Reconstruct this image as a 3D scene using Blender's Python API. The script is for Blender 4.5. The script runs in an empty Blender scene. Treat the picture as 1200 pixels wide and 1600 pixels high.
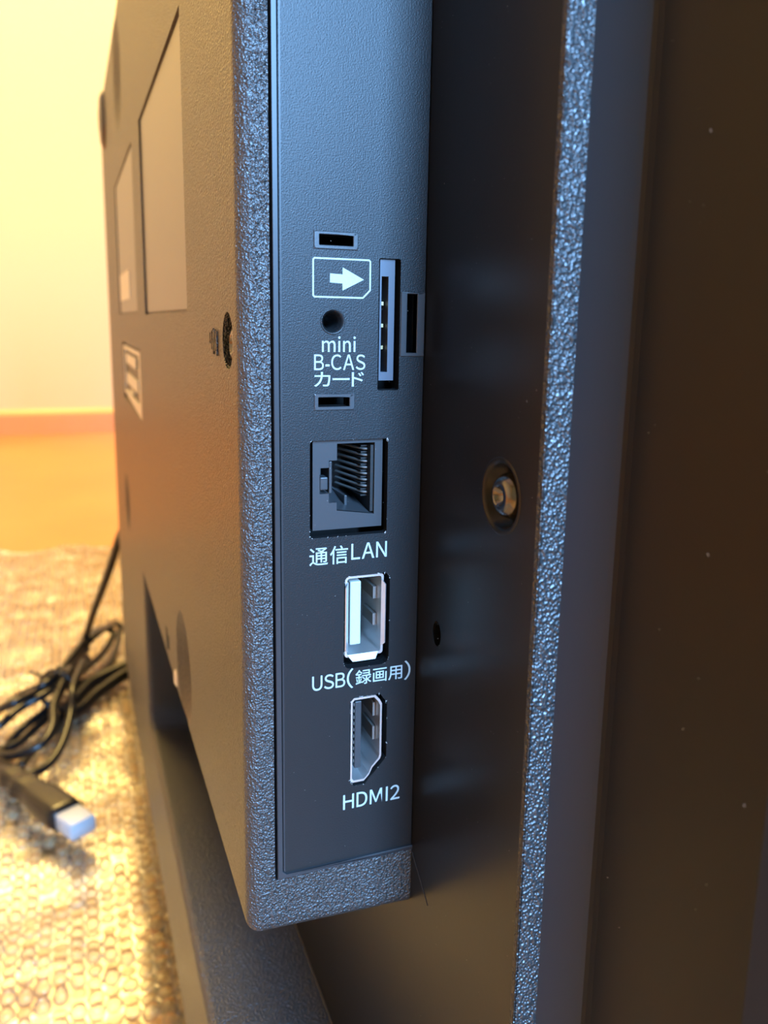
import bpy, bmesh, math, random
from mathutils import Vector, Matrix
from mathutils.geometry import tessellate_polygon
random.seed(7)
sc = bpy.context.scene
COL = sc.collection

# ------------------------------------------------------------------ camera
cam_d = bpy.data.cameras.new('camera'); cam = bpy.data.objects.new('camera', cam_d); COL.objects.link(cam)
RIGHT = Vector((0.3597, 0.9329, 0.0167)); DOWN = Vector((0.1769, -0.0506, -0.9829)); FWD = Vector((-0.9161, 0.3565, -0.1832))
CAM = Vector((0.125, -0.0243, 0.32))
cam.matrix_world = Matrix(((RIGHT.x, -DOWN.x, -FWD.x, CAM.x), (RIGHT.y, -DOWN.y, -FWD.y, CAM.y), (RIGHT.z, -DOWN.z, -FWD.z, CAM.z), (0, 0, 0, 1)))
cam_d.sensor_fit = 'HORIZONTAL'; cam_d.sensor_width = 36.0
cam_d.lens = 1254.9 / 1200 * 36.0
cam_d.shift_y = (738.83 - 800) / 1200
cam_d.clip_start = 0.005; cam_d.clip_end = 50
cam_d.dof.use_dof = True; cam_d.dof.focus_distance = 0.133; cam_d.dof.aperture_fstop = 31.0
sc.camera = cam

# ------------------------------------------------------------------ world, lights, exposure
w = bpy.data.worlds.new('world'); sc.world = w; w.use_nodes = True
w.node_tree.nodes['Background'].inputs[0].default_value = (0.55, 0.7, 1.0, 1)
w.node_tree.nodes['Background'].inputs[1].default_value = 0.35


def area(name, loc, look, sx, sy, power, color, spread=180):
    d = bpy.data.lights.new(name, 'AREA'); d.shape = 'RECTANGLE'; d.size = sx; d.size_y = sy
    d.energy = power; d.color = color; d.spread = math.radians(spread)
    o = bpy.data.objects.new(name, d); COL.objects.link(o)
    o.location = loc
    o.rotation_euler = (Vector(look) - Vector(loc)).to_track_quat('-Z', 'Y').to_euler()
    return o


area('window_daylight', (1.10, 0.12, 0.80), (0.0, 0.02, 0.36), 0.28, 0.60, 52, (0.25, 0.54, 1.0))
area('ceiling_lamp', (-1.60, -0.10, 2.30), (-1.60, -0.10, 0.0), 0.9, 0.9, 72, (1.0, 0.67, 0.20))
sc.view_settings.view_transform = 'Standard'; sc.view_settings.look = 'None'
sc.view_settings.gamma = 1.0; sc.view_settings.use_curve_mapping = False
sc.view_settings.exposure = 0.55
sc.cycles.use_denoising = True
sc.cycles.max_bounces = 8


# ------------------------------------------------------------------ materials
def mat(name, color, rough=0.5, metal=0.0, spec=0.5, bump=None, coat=0.0, coat_rough=0.1, var=None):
    """bump = (kind, scale, distance, strength); var = (scale, other colour, low, high)."""
    m = bpy.data.materials.new(name); m.use_nodes = True
    nt = m.node_tree; b = nt.nodes['Principled BSDF']
    b.inputs['Base Color'].default_value = (*color, 1); b.inputs['Roughness'].default_value = rough
    b.inputs['Metallic'].default_value = metal; b.inputs['Specular IOR Level'].default_value = spec
    b.inputs['Coat Weight'].default_value = coat; b.inputs['Coat Roughness'].default_value = coat_rough
    tc = nt.nodes.new('ShaderNodeTexCoord')
    if bump:
        layers = bump if isinstance(bump, list) else [bump]
        prev = None
        for kind, scale, dist, strength in layers:
            if kind == 'voronoi':
                t = nt.nodes.new('ShaderNodeTexVoronoi'); t.feature = 'SMOOTH_F1'
                t.inputs['Scale'].default_value = scale; t.inputs['Smoothness'].default_value = 0.5
                out = t.outputs['Distance']
            else:
                t = nt.nodes.new('ShaderNodeTexNoise'); t.inputs['Scale'].default_value = scale
                t.inputs['Detail'].default_value = 3.0; out = t.outputs['Fac']
            nt.links.new(tc.outputs['Object'], t.inputs['Vector'])
            bn = nt.nodes.new('ShaderNodeBump'); bn.inputs['Strength'].default_value = strength
            bn.inputs['Distance'].default_value = dist
            nt.links.new(out, bn.inputs['Height'])
            if prev: nt.links.new(prev.outputs['Normal'], bn.inputs['Normal'])
            prev = bn
        nt.links.new(prev.outputs['Normal'], b.inputs['Normal'])
    if var:
        t = nt.nodes.new('ShaderNodeTexNoise'); t.inputs['Scale'].default_value = var[0]; t.inputs['Detail'].default_value = 4
        nt.links.new(tc.outputs['Object'], t.inputs['Vector'])
        r = nt.nodes.new('ShaderNodeValToRGB')
        r.color_ramp.elements[0].position = var[2]; r.color_ramp.elements[1].position = var[3]
        r.color_ramp.elements[0].color = (*color, 1); r.color_ramp.elements[1].color = (*var[1], 1)
        nt.links.new(t.outputs['Fac'], r.inputs['Fac']); nt.links.new(r.outputs['Color'], b.inputs['Base Color'])
    return m


M = {}
M['shell'] = mat('textured_black_plastic', (0.030, 0.030, 0.030), 0.37, spec=0.95, bump=[('noise', 1600, 0.00055, 0.9), ('voronoi', 2600, 0.00028, 0.9)])
M['plate'] = mat('matt_black_plastic', (0.011, 0.012, 0.013), 0.42, spec=0.33, bump=('noise', 3800, 0.00008, 0.6))
M['grain'] = mat('coarse_grained_plastic', (0.026, 0.027, 0.028), 0.36, spec=1.0, bump=('voronoi', 2000, 0.00045, 1.0))
M['cover'] = mat('glossy_black_plastic', (0.007, 0.007, 0.007), 0.34, spec=0.35, bump=('noise', 900, 0.00002, 0.3))
M['bezel'] = mat('bezel_black_plastic', (0.006, 0.006, 0.006), 0.42, spec=0.28)
M['band'] = mat('bezel_edge_daylight_tint', (0.007, 0.014, 0.020), 0.45)  # bezel plastic with the blue daylight on its slope put into the colour
M['smooth'] = mat('smooth_black_plastic', (0.034, 0.033, 0.032), 0.30, spec=0.9)
M['dark'] = mat('black_socket_plastic', (0.006, 0.006, 0.006), 0.5)
M['jack'] = mat('grey_black_nylon', (0.040, 0.042, 0.045), 0.36, bump=('noise', 1500, 0.00003, 0.3))
M['lip'] = mat('paler_black_edge', (0.026, 0.027, 0.030), 0.38, spec=0.4)  # black plastic a little paler than the plate
M['ink'] = mat('pale_printed_ink', (0.40, 0.46, 0.46), 0.6)
M['steel'] = mat('bright_steel', (0.80, 0.79, 0.78), 0.38, 0.85)
M['card'] = mat('pale_metal_liner', (0.085, 0.095, 0.115), 0.42, 0.2)
M['blacksteel'] = mat('black_steel', (0.17, 0.165, 0.16), 0.22, 1.0)
M['tongue'] = mat('white_nylon', (0.46, 0.52, 0.50), 0.45)
M['gold'] = mat('contact_gold', (0.85, 0.66, 0.35), 0.3, 1.0)
M['dull'] = mat('dull_contact', (0.20, 0.20, 0.19), 0.45, 0.5)
M['label'] = mat('silver_white_label', (0.78, 0.74, 0.66), 0.4)
M['cable'] = mat('black_vinyl_cable', (0.009, 0.0085, 0.008), 0.30)
M['cap'] = mat('white_plug_cap', (0.50, 0.54, 0.58), 0.4)
M['wall'] = mat('cream_wallpaper', (0.80, 0.70, 0.45), 0.85, bump=('noise', 160, 0.001, 0.3))
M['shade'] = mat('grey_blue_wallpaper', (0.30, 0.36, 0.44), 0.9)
M['ceil'] = mat('white_ceiling', (0.75, 0.73, 0.68), 0.9)
M['wood'] = mat('orange_wood_floor', (0.62, 0.23, 0.045), 0.28, spec=0.35, bump=('noise', 6, 0.002, 0.15), var=(3.5, (0.70, 0.28, 0.06), 0.35, 0.7))
M['trim'] = mat('orange_wood_trim', (0.70, 0.34, 0.13), 0.35, var=(5, (0.76, 0.38, 0.15), 0.35, 0.7))
M['dust'] = mat('pale_dust', (0.65, 0.62, 0.58), 0.9)


def wrap_material():
    m = bpy.data.materials.new('bubble_wrap_film'); m.use_nodes = True
    nt = m.node_tree; nt.nodes.clear()
    out = nt.nodes.new('ShaderNodeOutputMaterial')
    tr = nt.nodes.new('ShaderNodeBsdfTransparent'); tr.inputs[0].default_value = (0.97, 0.96, 0.93, 1)
    df = nt.nodes.new('ShaderNodeBsdfDiffuse'); df.inputs[0].default_value = (0.62, 0.46, 0.22, 1)
    tl = nt.nodes.new('ShaderNodeBsdfTranslucent'); tl.inputs[0].default_value = (0.9, 0.85, 0.75, 1)
    gl = nt.nodes.new('ShaderNodeBsdfGlossy'); gl.inputs[0].default_value = (1, 1, 1, 1); gl.inputs['Roughness'].default_value = 0.26
    fr = nt.nodes.new('ShaderNodeFresnel'); fr.inputs[0].default_value = 1.34
    m0 = nt.nodes.new('ShaderNodeMixShader'); m0.inputs[0].default_value = 0.4
    nt.links.new(df.outputs[0], m0.inputs[1]); nt.links.new(tl.outputs[0], m0.inputs[2])
    m1 = nt.nodes.new('ShaderNodeMixShader'); m1.inputs[0].default_value = 0.36
    nt.links.new(tr.outputs[0], m1.inputs[1]); nt.links.new(m0.outputs[0], m1.inputs[2])
    m2 = nt.nodes.new('ShaderNodeMixShader')
    nt.links.new(fr.outputs[0], m2.inputs[0]); nt.links.new(m1.outputs[0], m2.inputs[1]); nt.links.new(gl.outputs[0], m2.inputs[2])
    nt.links.new(m2.outputs[0], out.inputs[0])
    return m


M['wrap'] = wrap_material()


# ------------------------------------------------------------------ helpers
def link(name, bm, m, parent=None, smooth=False, label=None):
    me = bpy.data.meshes.new(name)
    bmesh.ops.recalc_face_normals(bm, faces=bm.faces)
    bm.to_mesh(me); bm.free()
    if smooth: me.polygons.foreach_set('use_smooth', [True] * len(me.polygons))
    for x in (m if isinstance(m, list) else [m]): me.materials.append(x)
    o = bpy.data.objects.new(name, me); COL.objects.link(o)
    if parent: o.parent = parent
    if label: o['label'] = label
    return o


def YZ(u, v, w): return (w, u, v)          # faces +X : u = Y, v = Z, w = X
def XZ(u, v, w): return (u, -w, v)         # faces -Y : u = X, v = Z, w = -Y


def add_plate(bm, outer, holes, fn, w0, w1, hole_depth=None, close=True):
    """flat plate between w1 (front) and w0 (back) with through holes."""
    loops = [outer] + holes
    pts = [p for lp in loops for p in lp]
    tris = tessellate_polygon([[Vector((p[0], p[1], 0)) for p in lp] for lp in loops])
    f = [bm.verts.new(fn(p[0], p[1], w1)) for p in pts]
    b = [bm.verts.new(fn(p[0], p[1], w0)) for p in pts]
    for t in tris:
        try: bm.faces.new([f[i] for i in t])
        except ValueError: pass
        if close:
            try: bm.faces.new([b[i] for i in reversed(t)])
            except ValueError: pass
    k = 0
    for lp in loops:
        n = len(lp)
        for i in range(n):
            a, c = k + i, k + (i + 1) % n
            bm.faces.new([f[a], f[c], b[c], b[a]])
        k += n


def rect(u0, v0, u1, v1, r=0.0, seg=3):
    if r <= 0: return [(u0, v0), (u1, v0), (u1, v1), (u0, v1)]
    out = []
    for cx, cy, a0 in ((u1 - r, v0 + r, -90), (u1 - r, v1 - r, 0), (u0 + r, v1 - r, 90), (u0 + r, v0 + r, 180)):
        for i in range(seg + 1):
            a = math.radians(a0 + 90 * i / seg); out.append((cx + r * math.cos(a), cy + r * math.sin(a)))
    return out


def circ(u, v, r, n=24, rv=None):
    return [(u + r * math.cos(2 * math.pi * i / n), v + (rv or r) * math.sin(2 * math.pi * i / n)) for i in range(n)]


def add_box(bm, x0, x1, y0, y1, z0, z1, bevel=0):
    v = [bm.verts.new((x, y, z)) for x in (x0, x1) for y in (y0, y1) for z in (z0, z1)]
    fs = [bm.faces.new([v[i] for i in q]) for q in ((0, 1, 3, 2), (4, 6, 7, 5), (0, 4, 5, 1), (2, 3, 7, 6), (0, 2, 6, 4), (1, 5, 7, 3))]
    if bevel:
        es = list({e for f in fs for e in f.edges})
        bmesh.ops.bevel(bm, geom=es, offset=bevel, segments=2, profile=0.5, affect='EDGES')


def box(name, b, m, parent=None, bevel=0, label=None):
    bm = bmesh.new(); add_box(bm, *b, bevel=bevel); return link(name, bm, m, parent, label=label)


def add_ring(bm, outer, inner, fn, w0, w1):
    add_plate(bm, outer, [inner], fn, w0, w1)


def add_tube(bm, pts, r, n=10, cap=True):
    """tube along smooth path; r may be a list per point (already dense)."""
    P = [Vector(p) for p in pts]; rings = []
    up = None
    for i, p in enumerate(P):
        t = (P[min(i + 1, len(P) - 1)] - P[max(i - 1, 0)]).normalized()
        if up is None: up = t.orthogonal().normalized()
        s = up - t * up.dot(t)
        up = s.normalized() if s.length > 1e-6 else t.orthogonal().normalized()
        sd = t.cross(up); rr = r[i] if isinstance(r, (list, tuple)) else r
        rings.append([bm.verts.new(p + (up * math.cos(2 * math.pi * k / n) + sd * math.sin(2 * math.pi * k / n)) * rr) for k in range(n)])
    for a, b in zip(rings, rings[1:]):
        for k in range(n): bm.faces.new([a[k], a[(k + 1) % n], b[(k + 1) % n], b[k]])
    if cap: bm.faces.new(rings[0]); bm.faces.new(rings[-1])


def spline(pts, sub=8):
    P = [Vector(p) for p in pts]; out = []
    for i in range(len(P) - 1):
        a, b, c, d = P[max(i - 1, 0)], P[i], P[i + 1], P[min(i + 2, len(P) - 1)]
        for k in range(sub):
            t = k / sub
            out.append(0.5 * ((2 * b) + (c - a) * t + (2 * a - 5 * b + 4 * c - d) * t * t + (3 * b - a - 3 * c + d) * t ** 3))
    return out + [P[-1]]


def add_lathe(bm, prof, fn, u, v, n=28):
    """prof = [(radius, w)] swept about the axis through (u, v)."""
    rings = []
    for r, ww in prof:
        if r < 1e-7: rings.append([bm.verts.new(fn(u, v, ww))])
        else: rings.append([bm.verts.new(fn(u + r * math.cos(2 * math.pi * k / n), v + r * math.sin(2 * math.pi * k / n), ww)) for k in range(n)])
    for a, b in zip(rings, rings[1:]):
        for k in range(n):
            q = [a[k % len(a)], a[(k + 1) % len(a)], b[(k + 1) % len(b)], b[k % len(b)]]
            q = list(dict.fromkeys(q))
            if len(q) > 2: bm.faces.new(q)


def cut(obj, cutter_bms):
    """subtract closed meshes from obj, exact solver, baked into its mesh."""
    bm = bmesh.new()
    for c in cutter_bms:
        me = bpy.data.meshes.new('cutter'); bmesh.ops.recalc_face_normals(c, faces=c.faces); c.to_mesh(me); c.free(); bm.from_mesh(me); bpy.data.meshes.remove(me)
    me = bpy.data.meshes.new('cutter'); bm.to_mesh(me); bm.free()
    co = bpy.data.objects.new('cutter', me); COL.objects.link(co); co.parent = obj.parent
    md = obj.modifiers.new('b', 'BOOLEAN'); md.object = co; md.operation = 'DIFFERENCE'; md.solver = 'EXACT'; md.use_self = True
    bpy.context.view_layer.update()
    dg = bpy.context.evaluated_depsgraph_get()
    new = bpy.data.meshes.new_from_object(obj.evaluated_get(dg))
    obj.modifiers.clear(); old = obj.data; obj.data = new; bpy.data.meshes.remove(old)
    bpy.data.objects.remove(co); bpy.data.meshes.remove(me)


# ------------------------------------------------------------------ the room
def structure(o): o['kind'] = 'structure'; return o


XL, XR, YB, YF, ZC = -2.293, 1.12, -2.0, 2.0, 2.4
structure(box('floor', (XL - .1, XR + .1, YB - .1, YF + .1, -0.05, 0.0), M['wood']))
structure(box('ceiling', (XL - .1, XR + .1, YB - .1, YF + .1, ZC, ZC + .05), M['ceil']))
structure(box('wall_left', (XL - .1, XL, YB - .1, YF + .1, 0.0, ZC), M['wall']))
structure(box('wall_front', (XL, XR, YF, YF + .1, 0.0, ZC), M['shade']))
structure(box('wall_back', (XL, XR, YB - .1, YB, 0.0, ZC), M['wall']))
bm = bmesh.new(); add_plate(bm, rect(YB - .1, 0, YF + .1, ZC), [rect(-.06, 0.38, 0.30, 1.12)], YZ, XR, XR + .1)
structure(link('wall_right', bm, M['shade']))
bm = bmesh.new(); add_ring(bm, rect(-.11, 0.33, 0.35, 1.17), rect(-.06, 0.38, 0.30, 1.12), YZ, XR - .02, XR - .001)
structure(link('window_1', bm, M['trim']))
bm = bmesh.new()
add_plate(bm, [(XL, 0.0), (XL + .014, 0.0), (XL + .014, 0.055), (XL + .010, 0.062), (XL + .004, 0.070), (XL, 0.070)], [], lambda u, v, w_: (u, w_, v), YB, YF)
structure(link('baseboard_left', bm, M['trim']))

# ------------------------------------------------------------------ the television
tv = bpy.data.objects.new('television', None); COL.objects.link(tv); tv.location = (0, 0, -0.04)
tv['label'] = 'black flat television seen from its rear corner, with sockets on its side'; tv['category'] = 'television'
YM, YN = 0.0312, 0.0346       # main cover plane, bezel plane

# rear housing with lower bar and cable notch
hb = bmesh.new()
outline = [(-.43, .13), (0, .13), (0, .183), (-.22, .183), (-.22, .2515), (0, .2515), (0, .4866), (-.43, .4866)]
fr_ = [hb.verts.new((x, 0, z)) for x, z in outline]
back = {(0, .183): .178, (-.22, .183): .1785, (0, .2515): .2500}
bk_ = [hb.verts.new((x, YM + .0004, back.get((x, z), z))) for x, z in outline]
ff = hb.faces.new(fr_); hb.faces.new(list(reversed(bk_)))
n = len(outline)
for i in range(n): hb.faces.new([fr_[i], fr_[(i + 1) % n], bk_[(i + 1) % n], bk_[i]])
bmesh.ops.recalc_face_normals(hb, faces=hb.faces)
hb.edges.ensure_lookup_table()
corner = [e for e in hb.edges if (abs(e.verts[0].co.y - e.verts[1].co.y) > .01 and abs(e.verts[0].co.x + .22) < .001 and e.verts[0].co.z < .2)]
bmesh.ops.bevel(hb, geom=corner, offset=.009, segments=5, profile=.5, affect='EDGES')
corner = [e for e in hb.edges if abs(e.verts[0].co.y - e.verts[1].co.y) > .01 and abs(e.verts[0].co.x - e.verts[1].co.x) < .001 and (e.verts[0].co.x < -.42)]
bmesh.ops.bevel(hb, geom=corner, offset=.008, segments=5, profile=.5, affect='EDGES')
corner = [e for e in hb.edges if abs(e.verts[0].co.y - e.verts[1].co.y) > .01 and e.verts[0].co.x > -.001]
bmesh.ops.bevel(hb, geom=corner, offset=.0026, segments=4, profile=.5, affect='EDGES')
rim = [e for e in hb.edges if abs(e.verts[0].co.y) < 1e-6 and abs(e.verts[1].co.y) < 1e-6]
bmesh.ops.bevel(hb, geom=rim, offset=.0025, segments=6, profile=.5, affect='EDGES')
housing = link('rear_housing', hb, M['shell'], tv)


def boxbm(*a):
    b = bmesh.new(); add_box(b, *a); return b


def lathebm(prof, fn, u, v, n=28):
    b = bmesh.new(); add_lathe(b, prof, fn, u, v, n); return b


PZ0, PZ1 = .2624, .476
cut(housing, [boxbm(-.017, .01, .0049, .040, PZ0 - .0002, PZ1),                                   # port cover pocket
              boxbm(-.1632, -.0580, -.01, .0009, .3616, .4235),                                  # large label recess
              boxbm(-.3100, -.1970, -.01, .0007, .3622, .4235),                                  # small label recess
              boxbm(-.2990, -.1930, -.01, .0012, .3215, .3490),                                  # lower label recess
              lathebm([(0, .01), (.0047, .01), (.0047, -.0036), (0, -.0036)], XZ, -.0097, .3567),  # corner screw bore
              lathebm([(0, .01), (.020, .002), (.0155, 0), (.0075, -.004), (0, -.004)], XZ, -.0850, .2672),
              lathebm([(0, .01), (.021, .002), (.0160, 0), (.0105, -.003), (.0100, -.012), (0, -.012)], XZ, -.3120, .2640),
              lathebm([(0, .01), (.030, .002), (.0240, 0), (.0085, -.004), (0, -.004)], XZ, -.2600, .4625),
              ])
for p in housing.data.polygons: p.use_smooth = False

# labels, screws and marks on the rear face
bm = bmesh.new(); add_plate(bm, rect(-.1622, .3624, -.0588, .4228), [], XZ, -.00085, -.00055)
link('rating_label', bm, M['smooth'], housing, label='large smooth dark rating label')
bm = bmesh.new(); add_plate(bm, rect(-.3090, .3630, -.1978, .4228), [], XZ, -.00065, -.00040)
link('notice_label', bm, M['smooth'], housing, label='smaller smooth dark notice label')
bm = bmesh.new(); add_plate(bm, rect(-.3000, .3685, -.2370, .3805), [], XZ, -.00038, -.00020)
link('paper_sticker', bm, M['label'], housing, label='small blank white sticker')
bm = bmesh.new()
add_ring(bm, [(-.296, .3245), (-.236, .3225), (-.197, .3215), (-.197, .3475), (-.296, .3475)], [(-.290, .3262), (-.230, .3262), (-.204, .3262), (-.204, .3458), (-.290, .3458)], XZ, -.0010, -.0002)
for a in ((-.280, .3395, -.222, .3440), (-.280, .3300, -.216, .3350), (-.262, .3270, -.240, .3285)):
    add_plate(bm, rect(*a), [], XZ, -.0010, -.0004)
link('silver_sticker', bm, M['label'], housing, label='silver framed sticker with pale blocks')


def screw(name, fn, u, v, w, r, m, parent, label=None, h=.0014, slot=.6):
    b = bmesh.new()
    add_lathe(b, [(r, w - .0012), (r, w + h * .25), (r * .93, w + h * .55), (r * .74, w + h * .86), (r * .45, w + h), (r * .42, w + h * .9), (0, w + h * .15)], fn, u, v)
    o = link(name, b, m, parent, True, label)
    b = bmesh.new(); L, t = r * slot, r * .10
    for a, c in ((L, t), (t, L)):
        add_plate(b, rect(u - a, v - c, u + a, v + c), [], fn, w + h * .7, w + h * .93)
    return o


screw('screw', XZ, -.0102, .3560, -.0019, .0033, M['blacksteel'], housing, 'dark shiny screw in its corner bore', h=.0013)
screw('screw', XZ, -.1045, .2556, -.0030, .0034, M['steel'], housing, 'bright silver mounting screw', h=.0036)
screw('screw', XZ, -.3120, .2640, -.0115, .0060, M['dark'], housing, h=.0012)
b = bmesh.new(); add_lathe(b, [(.016, -.001), (.015, .0012), (.012, .0024), (.007, .0028), (.006, .0020), (0, .0018)], XZ, -.384, .4700)
link('mount_boss', b, M['smooth'], housing, True)
b = bmesh.new()
for i, (x, z0, z1) in enumerate(((-.0268, .3558, .3578), (-.0250, .3548, .3582), (-.0232, .3540, .3586), (-.0214, .3546, .3584), (-.0196, .3538, .3582))):
    add_plate(b, rect(x - .0004, z0, x + .0004, z1), [], XZ, -.0003, .0003)
link('raised_mark', b, M['shell'], housing)
b = bmesh.new()
for x, z0, z1 in ((-.1275, .2560, .2630), (-.1225, .2575, .2620)):
    add_plate(b, rect(x - .0012, z0, x + .0012, z1), [], XZ, -.0002, .0002)
link('moulded_mark', b, M['dark'], housing)

# ---- main cover (lower, thin part) and outer bezel
bm = bmesh.new()
add_plate(bm, rect(-.615, .075, .0381, .500), [circ(.0278, .3363, .0052, 36, .0052), circ(.0083, .3084, .0016, 18, .0022)], XZ, -.0440, -YM)
cover = link('rear_cover', bm, M['cover'], tv)
bm = bmesh.new()     # the grained step along the edge of the cover
add_plate(bm, rect(.0374, .0745, .0384, .5005), [], XZ, -.0352, -YM + .00005)
bmesh.ops.bevel(bm, geom=[e for e in bm.edges if all(v.co.y < YM + .0001 and v.co.x > .038 for v in e.verts)], offset=.0003, segments=2, profile=.5, affect='EDGES')
link('grained_step', bm, M['grain'], tv, label='coarsely grained edge strip catching blue light')
bm = bmesh.new()
prof = [(.0380, YN), (.0428, YN + .0043), (.0433, YN + .0047), (.0440, YN + .0049), (.0450, YN + .0050), (.0700, YN + .0050), (.0722, YN + .0065), (.0725, YN + .0200), (-.655, YN + .0200), (-.655, YN + .0020), (-.600, YN + .0005)]
add_plate(bm, prof, [], lambda u, v, w_: (u, v, w_), .048, .515)
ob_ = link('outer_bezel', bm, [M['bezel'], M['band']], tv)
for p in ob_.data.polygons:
    if abs(p.normal.z) < .1 and p.normal.x > .3 and p.normal.y < -.3 and p.center.x < .06: p.material_index = 1  # sloped faces take the daylight-tinted colour
bm = bmesh.new(); add_plate(bm, rect(-.6400, .062, .0640, .500), [], XZ, -(YN + .0215), -(YN + .0198))
link('screen', bm, M['dark'], tv, label='dark display panel on the far face')
bm = bmesh.new()
add_tube(bm, [(-.210, YM - .0001, .1788), (.0370, YM - .0001, .1782)], .00028, 6)
add_tube(bm, [(.0004, YM, .2618), (.0080, YM, .2560)], .00014, 6)
link('cover_ridge', bm, M['lip'], cover)
bm = bmesh.new(); add_lathe(bm, [(.0056, .00002), (.0052, .00020), (.0046, -.0003), (.0043, -.0022), (0, -.0022)], lambda u, v, w_: (u, YM - w_, v), .0278, .3363, 36)
link('screw_recess', bm, M['cover'], cover, True)
screw('cover_screw', lambda u, v, w_: (u, YM - w_, v), .0278, .3363, -.0018, .0033, M['blacksteel'], cover, 'black domed screw', h=.0022, slot=.5)
bm = bmesh.new(); add_lathe(bm, [(.0022, -.0025), (0, -.0025)], lambda u, v, w_: (u, YM - w_, v), .0083, .3084, 12)
link('hole_floor', bm, M['dark'], cover)

# ---- port cover plate with its openings
D = .0000
openings = dict(
    slot_a=rect(.0128, .3719, .0184, .3735), slot_b=rect(.0127, .3465, .0180, .3480),
    pin=circ(.0151, .3601, .0019, 24),
    card=rect(.0229, .3490, .0267, .3703, .0003), side=rect(.0279, .3552, .0297, .3648),
    lan=rect(.0113, .3245, .0250, .3409, .0004),
    usb=rect(.0174, .3004, .0258, .3173, .0012),
    hdmi=[(.0187, .2790), (.0195, .2776), (.0216, .2776), (.0257, .2822), (.0257, .2929), (.0243, .2948), (.0195, .2948), (.0187, .2940)])
bm = bmesh.new()
add_plate(bm, rect(.0064, PZ0 + .0008, YM - .0001, PZ1 - .0006), list(openings.values()), YZ, -.0016, D)
add_plate(bm, rect(.0064, PZ0 + .0008, YM - .0001, PZ1 - .0006), [], YZ, -.0168, -.0160)   # rear wall of the pocket
plate = link('port_plate', bm, [M['plate']], tv)
bm = bmesh.new()     # lip round the plate: left side and bottom
add_plate(bm, [(.0053, PZ0), (.0330, PZ0), (.0330, PZ0 + .0008), (.0070, PZ0 + .0008), (.0062, PZ0 + .0016), (.0062, PZ1 - .001), (.0053, PZ1 - .001)], [], YZ, -.010, .0004)
bmesh.ops.bevel(bm, geom=[e for e in bm.edges if all(v.co.x > .0003 for v in e.verts)], offset=.00018, segments=2, profile=.5, affect='EDGES')
add_plate(bm, [(.00650, PZ0 + .0012), (.00672, PZ0 + .0012), (.00672, PZ1 - .002), (.00650, PZ1 - .002)], [], YZ, D - .0002, D + .00012)
link('plate_lip', bm, M['lip'], plate)
bm = bmesh.new()
for o_, i_ in ((rect(.0119, .3713, .0192, .3740), openings['slot_a']), (rect(.0120, .3459, .0189, .3486), openings['slot_b']), (rect(.0268, .3546, .0311, .3651), openings['side'])):
    add_ring(bm, o_, i_, YZ, -.0014, .00022)
bmesh.ops.bevel(bm, geom=[e for e in bm.edges if all(v.co.x > .0001 for v in e.verts)], offset=.00010, segments=1, affect='EDGES')
link('slot_frame', bm, M['jack'], plate)
bm = bmesh.new(); add_lathe(bm, [(.00205, .0001), (.0019, .00022), (.0016, -.0005), (.00135, -.0010), (.0012, -.0016), (.0012, -.0080), (0, -.0080)], YZ, .0151, .3601, 28)
link('screw_well', bm, M['plate'], plate, True)
bm = bmesh.new()      # black sheet behind the openings
add_plate(bm, rect(.0070, .2640, YM - .0005, .3220), [openings['usb'], openings['hdmi']], YZ, -.0030, -.0017)
add_plate(bm, rect(.0070, .3430, YM - .0005, .3745), [circ(.0151, .3601, .0021, 24), openings['card'], openings['side'], openings['slot_a'], openings['slot_b']], YZ, -.0030, -.0017)
link('inner_sheet', bm, M['dark'], plate)
bm = bmesh.new()
add_plate(bm, rect(.0068, .2640, YM - .0003, PZ1 - .003), [], YZ, -.0159, -.0155)
link('inner_backing', bm, M['dark'], plate)


def text(name, s, u0, v0, u1, v1, parent, thick=.00003, bold=0.0, gap=.10):
    """one flat mesh of letters, set glyph by glyph in the sans-serif face and fitted to a box on the plate."""
    vs, fs, cur = [], [], 0.0
    for ch in s:
        wide = chr(ord(ch) + 0xFEE0) if 33 <= ord(ch) <= 126 and ch not in 'Imin-' else ch
        c = bpy.data.curves.new('t', 'FONT'); c.body = wide; c.size = 1; c.offset = bold
        o = bpy.data.objects.new('t', c); COL.objects.link(o); bpy.context.view_layer.update()
        me = bpy.data.meshes.new_from_object(o.evaluated_get(bpy.context.evaluated_depsgraph_get()))
        bpy.data.objects.remove(o); bpy.data.curves.remove(c)
        if ch.isupper() or ch.isdigit():                    # one cap height for every capital
            lo, hi = min(v.co.y for v in me.vertices), max(v.co.y for v in me.vertices)
            for v in me.vertices: v.co.y = (v.co.y - lo) / (hi - lo) * .73
        if ch == 'I': cur += .07
        xs = [v.co.x for v in me.vertices]; k = len(vs); a0 = min(xs)
        vs += [(v.co.x - a0 + cur, v.co.y) for v in me.vertices]
        fs += [[k + i for i in p.vertices] for p in me.polygons]
        cur += max(xs) - a0 + gap; bpy.data.meshes.remove(me)
    xs = [v[0] for v in vs]; ys = [v[1] for v in vs]; ax, bx, ay, by = min(xs), max(xs), min(ys), max(ys)
    me = bpy.data.meshes.new(name)
    me.from_pydata([(D + thick, u0 + (x - ax) / (bx - ax) * (u1 - u0), v0 + (y - ay) / (by - ay) * (v1 - v0)) for x, y in vs], [], fs)
    me.materials.append(M['ink'])
    ob = bpy.data.objects.new(name, me); COL.objects.link(ob); ob.parent = parent
    md = ob.modifiers.new('thickness', 'SOLIDIFY'); md.thickness = .00002; md.offset = -1
    return ob


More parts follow.
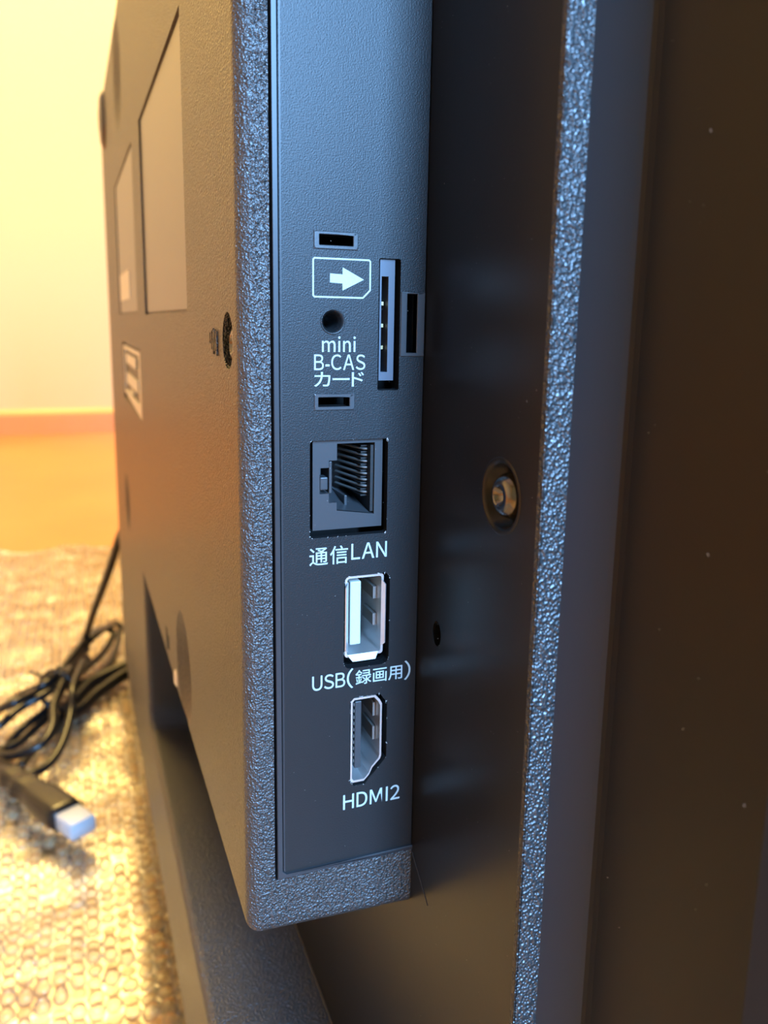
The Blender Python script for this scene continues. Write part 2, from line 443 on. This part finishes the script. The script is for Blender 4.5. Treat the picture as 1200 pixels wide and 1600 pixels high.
text('lettering', 'mini', .0133, .3553, .0190, .3578, plate, bold=.0, gap=.13)
text('lettering', 'B-CAS', .0120, .3524, .0207, .3549, plate, bold=.004)
text('lettering', 'カード', .0120, .3497, .0205, .3521, plate, bold=.006)
text('lettering', '通信', .0112, .3197, .0180, .3229, plate, bold=.006)
text('lettering', 'LAN', .0186, .3202, .0251, .3230, plate, bold=.006)
text('lettering', 'USB', .0117, .2972, .0177, .2999, plate, bold=.006)
text('lettering', '（', .0180, .2967, .0192, .3004, plate, bold=.004)
text('lettering', '録画用', .0196, .2971, .0285, .2999, plate, bold=.004)
text('lettering', '）', .0289, .2967, .0301, .3004, plate, bold=.004)
text('lettering', 'HDMI2', .0175, .2733, .0285, .2762, plate, bold=.006, gap=.15)
bm = bmesh.new()
o_ = [(.0120, .3638), (.0202, .3638), (.0215, .3651), (.0215, .3697), (.0212, .3700), (.0120, .3700), (.0117, .3697), (.0117, .3641)]
t_ = .00026
i_ = [(.0121, .3638 + t_), (.0202 - .0001, .3638 + t_), (.0215 - t_, .3652), (.0215 - t_, .3696), (.0211, .3700 - t_), (.0121, .3700 - t_), (.0117 + t_, .3696), (.0117 + t_, .3642)]
add_ring(bm, o_, i_, YZ, D + .00001, D + .00003)
add_plate(bm, [(.0146, .3662), (.0167, .3661), (.0167, .3650), (.0203, .3668), (.0167, .3686), (.0167, .3675), (.0146, .3676)], [], YZ, D + .00001, D + .00003)
link('card_symbol', bm, M['ink'], plate)

# ---- card slot liner
bm = bmesh.new()
add_ring(bm, rect(.0233, .3506, .0259, .3702), rect(.0236, .3520, .0248, .3675), YZ, -.0110, -.0006)
cs = link('card_slot', bm, M['card'], tv, label='pale metal card slot liner')
for z in (.3632, .3596, .3560):
    bm = bmesh.new(); add_box(bm, -.006, -.0022, .0238, .0246, z - .0003, z + .0003); link('contact', bm, M['gold'], cs)

# ---- LAN socket: jack body with stepped key-way cavity, eight contacts on the far side wall
jack = bmesh.new()
cav = [(.0162, .3288), (.0229, .3278), (.0229, .3402), (.0162, .3402), (.0162, .3374), (.0148, .3374), (.0148, .3362), (.0132, .3362), (.0132, .3318), (.0148, .3318), (.0148, .3302), (.0162, .3302)]
add_plate(jack, rect(.0120, .3256, .0243, .3408), [cav], YZ, -.0145, -.0008)
add_plate(jack, rect(.0120, .3256, .0243, .3408), [], YZ, -.0153, -.0146)
lan = link('lan_socket', jack, M['jack'], tv, label='grey-black network socket body')
for k in range(8):
    z = .3388 - k * .00108
    pts = spline([(-.0030, .0224, z), (-.0036, .0216, z), (-.0070, .0208, z), (-.0115, .0199, z), (-.0125, .0197, z)], 3)
    bm = bmesh.new(); add_tube(bm, pts, .00024, 6); link('contact', bm, M['dull'], lan, True)
bm = bmesh.new()
add_plate(bm, rect(.0223, .3282, .0228, .3397), [], YZ, -.0144, -.0012)
for k in range(9):
    z = .33934 - k * .00108
    add_box(bm, -.013, -.0030, .0212, .0226, z - .00012, z + .00012)
link('contact_comb', bm, M['dark'], lan)
bm = bmesh.new()
add_box(bm, -.0035, -.0009, .0133, .0147, .3324, .3346, .0002)
add_box(bm, -.0060, -.0010, .0149, .0154, .3318, .3372, .0001)
vv = [bm.verts.new(p) for p in ((-.0010, .0163, .3289), (-.0010, .0222, .3280), (-.0120, .0222, .3296), (-.0120, .0163, .3312), (-.0010, .0163, .3279), (-.0120, .0222, .3279))]
bm.faces.new([vv[0], vv[1], vv[2], vv[3]])
add_box(bm, -.0140, -.0040, .0186, .0191, .3282, .3306, .0001)
link('key_way', bm, M['jack'], lan)

# ---- USB socket
bm = bmesh.new()
add_ring(bm, rect(.0178, .3022, .0249, .3170, .0005), rect(.0182, .3026, .0245, .3166, .0004), YZ, -.0120, -.0007)
usb = link('usb_socket', bm, M['steel'], tv, label='silver metal socket shell')
bm = bmesh.new()     # flared lips of the shell
def quad(bm, a, b, c, d): bm.faces.new([bm.verts.new(p) for p in (a, b, c, d)])
quad(bm, (-.0007, .0182, .3026), (-.0007, .0240, .3026), (.0001, .0232, .3016), (.0001, .0190, .3016))
quad(bm, (-.0007, .0182, .3160), (-.0007, .0182, .3032), (.0000, .0176, .3040), (.0000, .0176, .3152))
quad(bm, (-.0007, .0246, .3036), (-.0007, .0246, .3160), (.0000, .0251, .3152), (.0000, .0251, .3044))
fl_ = link('shell_lip', bm, M['steel'], usb)
md = fl_.modifiers.new('thickness', 'SOLIDIFY'); md.thickness = .0002
bm = bmesh.new(); add_box(bm, -.0110, -.0012, .0189, .0209, .3042, .3158, .0002)
link('tongue', bm, M['tongue'], usb, label='white plastic tongue')
for k in range(4):
    z = .3144 - k * .0026
    bm = bmesh.new(); add_box(bm, -.0095, -.0030, .0209, .0211, z - .0005, z + .0005); link('contact', bm, M['gold'], usb)
bm = bmesh.new()
for z in (.3128, .3078):
    add_box(bm, -.0085, -.0030, .0238, .02445, z - .0011, z + .0011)
link('spring_tab', bm, M['dull'], usb)
bm = bmesh.new(); add_plate(bm, rect(.0180, .3024, .0247, .3168), [], YZ, -.0119, -.0112); link('socket_floor', bm, M['dark'], usb)

# ---- HDMI socket
ho = [(.0190, .2784), (.0194, .2780), (.0216, .2780), (.0226, .2790), (.0232, .2803), (.0247, .2818), (.0249, .2824), (.0249, .2926), (.0245, .2934), (.0236, .2944), (.0194, .2944), (.0190, .2940)]
cx, cz = .0218, .2864
hi = [(cx + (u - cx) * .89, cz + (v - cz) * .955) for u, v in ho]
bm = bmesh.new(); add_ring(bm, ho, hi, YZ, -.0115, -.0005)
hd = link('hdmi_socket', bm, M['steel'], tv, label='silver six-sided metal socket shell')
bm = bmesh.new(); add_plate(bm, ho, [], YZ, -.0114, -.0106); link('socket_floor', bm, M['dark'], hd)
bm = bmesh.new(); add_box(bm, -.0105, -.0014, .0201, .0213, .2802, .2932, .0001)
link('tongue', bm, M['jack'], hd, label='black plastic tongue')
for k in range(10):
    z = .2925 - k * .00122
    bm = bmesh.new(); add_box(bm, -.0095, -.0018, .01995, .02012, z - .00028, z + .00028); link('contact', bm, M['dull'], hd)
bm = bmesh.new()
for z in (.2905, .2858):
    add_box(bm, -.0085, -.0028, .0240, .02445, z - .0013, z + .0013)
link('spring_tab', bm, M['dull'], hd)

# ---- specks of dust and lint lying on the plastic
bm = bmesh.new()
def speck(p, nrm, s, long=1.0):
    nrm = Vector(nrm); a = nrm.orthogonal().normalized(); b_ = nrm.cross(a); th = random.random() * 6.28
    d1 = (a * math.cos(th) + b_ * math.sin(th)) * s * long; d2 = (b_ * math.cos(th) - a * math.sin(th)) * s * .5
    p = Vector(p); h = nrm * s * .4
    v = [bm.verts.new(p - d1), bm.verts.new(p + d2), bm.verts.new(p + d1), bm.verts.new(p - d2), bm.verts.new(p + h)]
    for i in range(4): bm.faces.new([v[i], v[(i + 1) % 4], v[4]])
for _ in range(230): speck((random.uniform(.0008, .0375), YM, random.uniform(.20, .42)), (0, -1, 0), random.choice((.00003, .00004, .00006)), random.choice((1, 1, 2)))
for _ in range(50): speck((random.uniform(.0455, .0680), YN + .0050, random.uniform(.22, .42)), (0, -1, 0), random.choice((.00004, .00006, .00009)), random.choice((1, 1, 2.5)))
for _ in range(90): speck((D, random.uniform(.0075, .0300), random.uniform(.264, .42)), (1, 0, 0), random.choice((.00002, .00003, .00004)), random.choice((1, 2, 3)))
for key in ('lan', 'usb', 'hdmi'):
    lp = openings[key]
    for _ in range(26):
        i = random.randrange(len(lp)); a, b_ = lp[i], lp[(i + 1) % len(lp)]; t = random.random()
        speck((D, a[0] + (b_[0] - a[0]) * t, a[1] + (b_[1] - a[1]) * t), (1, 0, 0), random.choice((.00005, .00008)), random.choice((1, 2, 4)))
add_tube(bm, spline([(-.0935, .010, .2445), (-.0915, .009, .2430), (-.0925, .009, .2405), (-.0950, .010, .2395)], 4), .00018, 5)
ds = link('dust', bm, M['dust'], tv); ds['kind'] = 'stuff'

# ------------------------------------------------------------------ bubble wrap on the floor
from mathutils import noise
def wrap_h(x, y):
    p = Vector((x * 7, y * 7, 0.3)); q = Vector((x * 23, y * 23, 1.7))
    s_ = Vector((x * 55, y * 55, 4.1))
    if -.68 < x < .10 and .015 < y < .08: return .0020
    return .0045 + .008 * max(0.0, noise.noise(p) + .25) + .0045 * max(0, noise.noise(q) + .4) + .0020 * (noise.noise(s_) + .5)
def edge_x(y): return -1.055 + .035 * math.sin(y * 19 + 2.2) + .02 * math.sin(y * 41)
bm = bmesh.new()
NX, NY, X1, Y0, Y1 = 150, 90, .22, -.62, .46
grid = []
for i in range(NX + 1):
    row = []
    for j in range(NY + 1):
        y = Y0 + (Y1 - Y0) * j / NY; x0 = edge_x(y); x = x0 + (X1 - x0) * i / NX
        row.append(bm.verts.new((x, y, wrap_h(x, y))))
    grid.append(row)
for i in range(NX):
    for j in range(NY): bm.faces.new([grid[i][j], grid[i + 1][j], grid[i + 1][j + 1], grid[i][j + 1]])
sheet = link('bubble_wrap', bm, M['wrap'], None, True)
sheet['label'] = 'crumpled clear bubble wrap sheet spread over the orange wooden floor'; sheet['category'] = 'packaging'
verts, faces = [], []
P_ = .0088; row = 0; y = -.60
while y < .45:
    x = edge_x(y) + .008 + (row % 2) * P_ * .5
    while x < .21:
        NS = 8 if y < .1 and x < 0 else 5
        d = math.hypot(x - .125, y + .0243)
        h0 = wrap_h(x, y)
        if h0 == .0020: x += P_; continue
        gx = (wrap_h(x + .002, y) - h0) / .002; gy = (wrap_h(x, y + .002) - h0) / .002
        r = P_ * .46 * random.uniform(.9, 1.03); h = random.uniform(.0016, .0042) * (1 if random.random() > .2 else .25)
        x += random.uniform(-.0012, .0012); k = len(verts); tx, ty = random.uniform(-.0006, .0006), random.uniform(-.0006, .0006)
        for rr, hh in ((1.0, 0.0), (.93, .55), (.62, .92)):
            for s in range(NS):
                a = 6.28318 * s / NS; dx, dy = r * rr * math.cos(a), r * rr * math.sin(a)
                verts.append((x + dx + tx * hh, y + dy + ty * hh, h0 + gx * dx + gy * dy + h * hh + .0001))
        verts.append((x + tx, y + ty, h0 + h))
        for q in range(2):
            for s in range(NS): faces.append((k + q * NS + s, k + q * NS + (s + 1) % NS, k + (q + 1) * NS + (s + 1) % NS, k + (q + 1) * NS + s))
        for s in range(NS): faces.append((k + 2 * NS + s, k + 2 * NS + (s + 1) % NS, k + 3 * NS))
        x += P_
    y += P_ * .866; row += 1
me = bpy.data.meshes.new('bubbles'); me.from_pydata(verts, [], faces); me.update()
me.polygons.foreach_set('use_smooth', [True] * len(me.polygons)); me.materials.append(M['wrap'])
bub = bpy.data.objects.new('bubbles', me); COL.objects.link(bub); bub.parent = sheet; bub['kind'] = 'stuff'

# ------------------------------------------------------------------ power cord, coiled and tied
cord = bpy.data.objects.new('power_cord', None); COL.objects.link(cord); cord.location = (-.52, -.045, 0)
cord['label'] = 'coiled black power cord with white-capped plug, tied up on the bubble wrap'; cord['category'] = 'cable'
OFF = Vector((.52, .045, 0))
strands = [
 [(-.432, .012, .205), (-.4400, .0080, .190), (-.450, .0035, .1736), (-.460, .0017, .1666), (-.500, -.006, .129), (-.550, -.0174, .0809), (-.5927, -.0268, .040), (-.5545, -.0387, .040), (-.5175, -.0542, .035), (-.5034, -.079, .030)],
 [(-.5418, -.0456, .030), (-.6037, -.0216, .035), (-.6526, 0, .030), (-.6655, .0075, .020), (-.6073, -.0028, .015), (-.5563, -.0217, .020), (-.5250, -.0439, .030)],
 [(-.5448, -.0603, .020), (-.5238, -.0480, .040), (-.5774, -.0268, .045), (-.6187, -.0121, .040), (-.6304, -.0002, .030), (-.5999, -.0099, .025), (-.5526, -.0279, .030), (-.5105, -.0451, .035)],
 [(-.5314, -.0393, .030), (-.5579, -.0355, .040), (-.5957, -.0144, .045), (-.6577, .0021, .030)],
 [(-.5972, -.0237, .030), (-.5074, -.0505, .045), (-.5089, -.0732, .035), (-.4993, -.0872, .030), (-.4988, -.0960, .025)],
 [(-.5782, -.0241, .030), (-.5028, -.0492, .040), (-.4870, -.0721, .035), (-.4735, -.0854, .030), (-.4751, -.0940, .025)],
 [(-.6037, -.0276, .020), (-.5249, -.0528, .035), (-.4769, -.0737, .045), (-.4952, -.0953, .030)],
 [(-.5248, -.0369, .045), (-.4990, -.0429, .045), (-.4720, -.0490, .040), (-.4494, -.0497, .035), (-.4356, -.0567, .030), (-.4360, -.0727, .025), (-.4493, -.0883, .020)],
 [(-.5343, -.0275, .045), (-.4888, -.0353, .045), (-.4681, -.0373, .035), (-.4420, -.0436, .025), (-.4241, -.0530, .020), (-.4168, -.0669, .020), (-.4353, -.0808, .020), (-.4558, -.0901, .020)],
 [(-.5582, -.0398, .020), (-.5124, -.0549, .020), (-.4892, -.0688, .020), (-.4763, -.0783, .017), (-.4647, -.0819, .016), (-.4526, -.0890, .016)],
 [(-.5504, -.0449, .017), (-.5078, -.0536, .017), (-.4816, -.0659, .017), (-.4685, -.0753, .016), (-.4639, -.0860, .016)],
 [(-.5252, -.0400, .017), (-.4792, -.0499, .017), (-.4630, -.0599, .016), (-.4457, -.0675, .016), (-.4358, -.0710, .016)],
]
bm = bmesh.new()
for s in strands: add_tube(bm, [p + OFF for p in spline(s, 10)], .0031, 10)
link('cable', bm, M['cable'], cord, True)
bm = bmesh.new()
for s in ([(-.575, .021, .026), (-.5653, .0141, .026), (-.5605, .0052, .025), (-.5426, -.0208, .023), (-.5213, -.0324, .022), (-.4992, -.0417, .022)],
          [(-.570, .022, .023), (-.558, .0162, .023), (-.5485, .0043, .023), (-.5206, -.0183, .022), (-.4995, -.0312, .021), (-.4906, -.0403, .022)]):
    add_tube(bm, [p + OFF for p in spline(s, 8)], .0050, 10)
link('doubled_cable', bm, M['cable'], cord, True)
bm = bmesh.new(); add_tube(bm, [p + OFF for p in spline([(-.5627, -.0698, .030), (-.5453, -.0626, .035), (-.5400, -.0580, .034), (-.5135, -.0523, .045), (-.4933, -.0479, .055), (-.4961, -.0443, .060)], 6)], .0014, 8)
for k in range(3):
    c = Vector((-.512 + k * .0035, -.0475, .036)); ring = []
    for i in range(17):
        a = i / 16 * 6.2832; ring.append(c + Vector((0.004 * math.cos(a), .013 * math.cos(a), .015 * math.sin(a))) + OFF)
    add_tube(bm, ring, .0012, 6)
link('twist_tie', bm, M['cable'], cord, True)
# plug body: rounded, tapering, with ribs, then the white cap
A = Vector((-.4141, -.0767, .024)); B = Vector((-.3474, -.0396, .026)); C3 = Vector((-.3283, -.0235, .027))
ax = (B - A).normalized(); sd = ax.cross(Vector((0, 0, 1))).normalized(); upv = sd.cross(ax)
def loft(bm, secs, m=12, sq=.35):
    rings = []
    for c, a_, b_ in secs:
        ring = []
        for k in range(m * 2):
            t = math.pi * k / m; cu, su = math.cos(t), math.sin(t)
            ring.append(bm.verts.new(c + OFF + sd * a_ * math.copysign(abs(cu) ** sq, cu) + upv * b_ * math.copysign(abs(su) ** sq, su)))
        rings.append(ring)
    for r0, r1 in zip(rings, rings[1:]):
        for k in range(m * 2): bm.faces.new([r0[k], r0[(k + 1) % (2 * m)], r1[(k + 1) % (2 * m)], r1[k]])
    bm.faces.new(rings[0]); bm.faces.new(list(reversed(rings[-1])))
bm = bmesh.new(); L = (B - A).length; secs = []
for t, a_, b_ in ((-.35, .0045, .0045), (0, .0055, .0050), (.08, .0085, .0062), (.12, .0068, .0055), (.25, .0072, .0058), (.30, .0098, .0068), (.34, .0078, .0060), (.50, .0088, .0066), (.62, .0104, .0072), (.90, .0106, .0074), (1.0, .0100, .0070)):
    secs.append((A + ax * L * t, a_, b_))
loft(bm, secs, sq=.6)
link('plug', bm, M['cable'], cord, True, 'black moulded plug body with ribbed neck')
bm = bmesh.new(); q0 = A + ax * L * .96
loft(bm, [(q0, .0076, .0050), (q0 + ax * .001, .0082, .0055), (q0 + ax * .0195, .0080, .0053), (q0 + ax * .0205, .0074, .0048)], sq=.3)
link('plug_cap', bm, M['cap'], cord, True, 'translucent white plug cap')
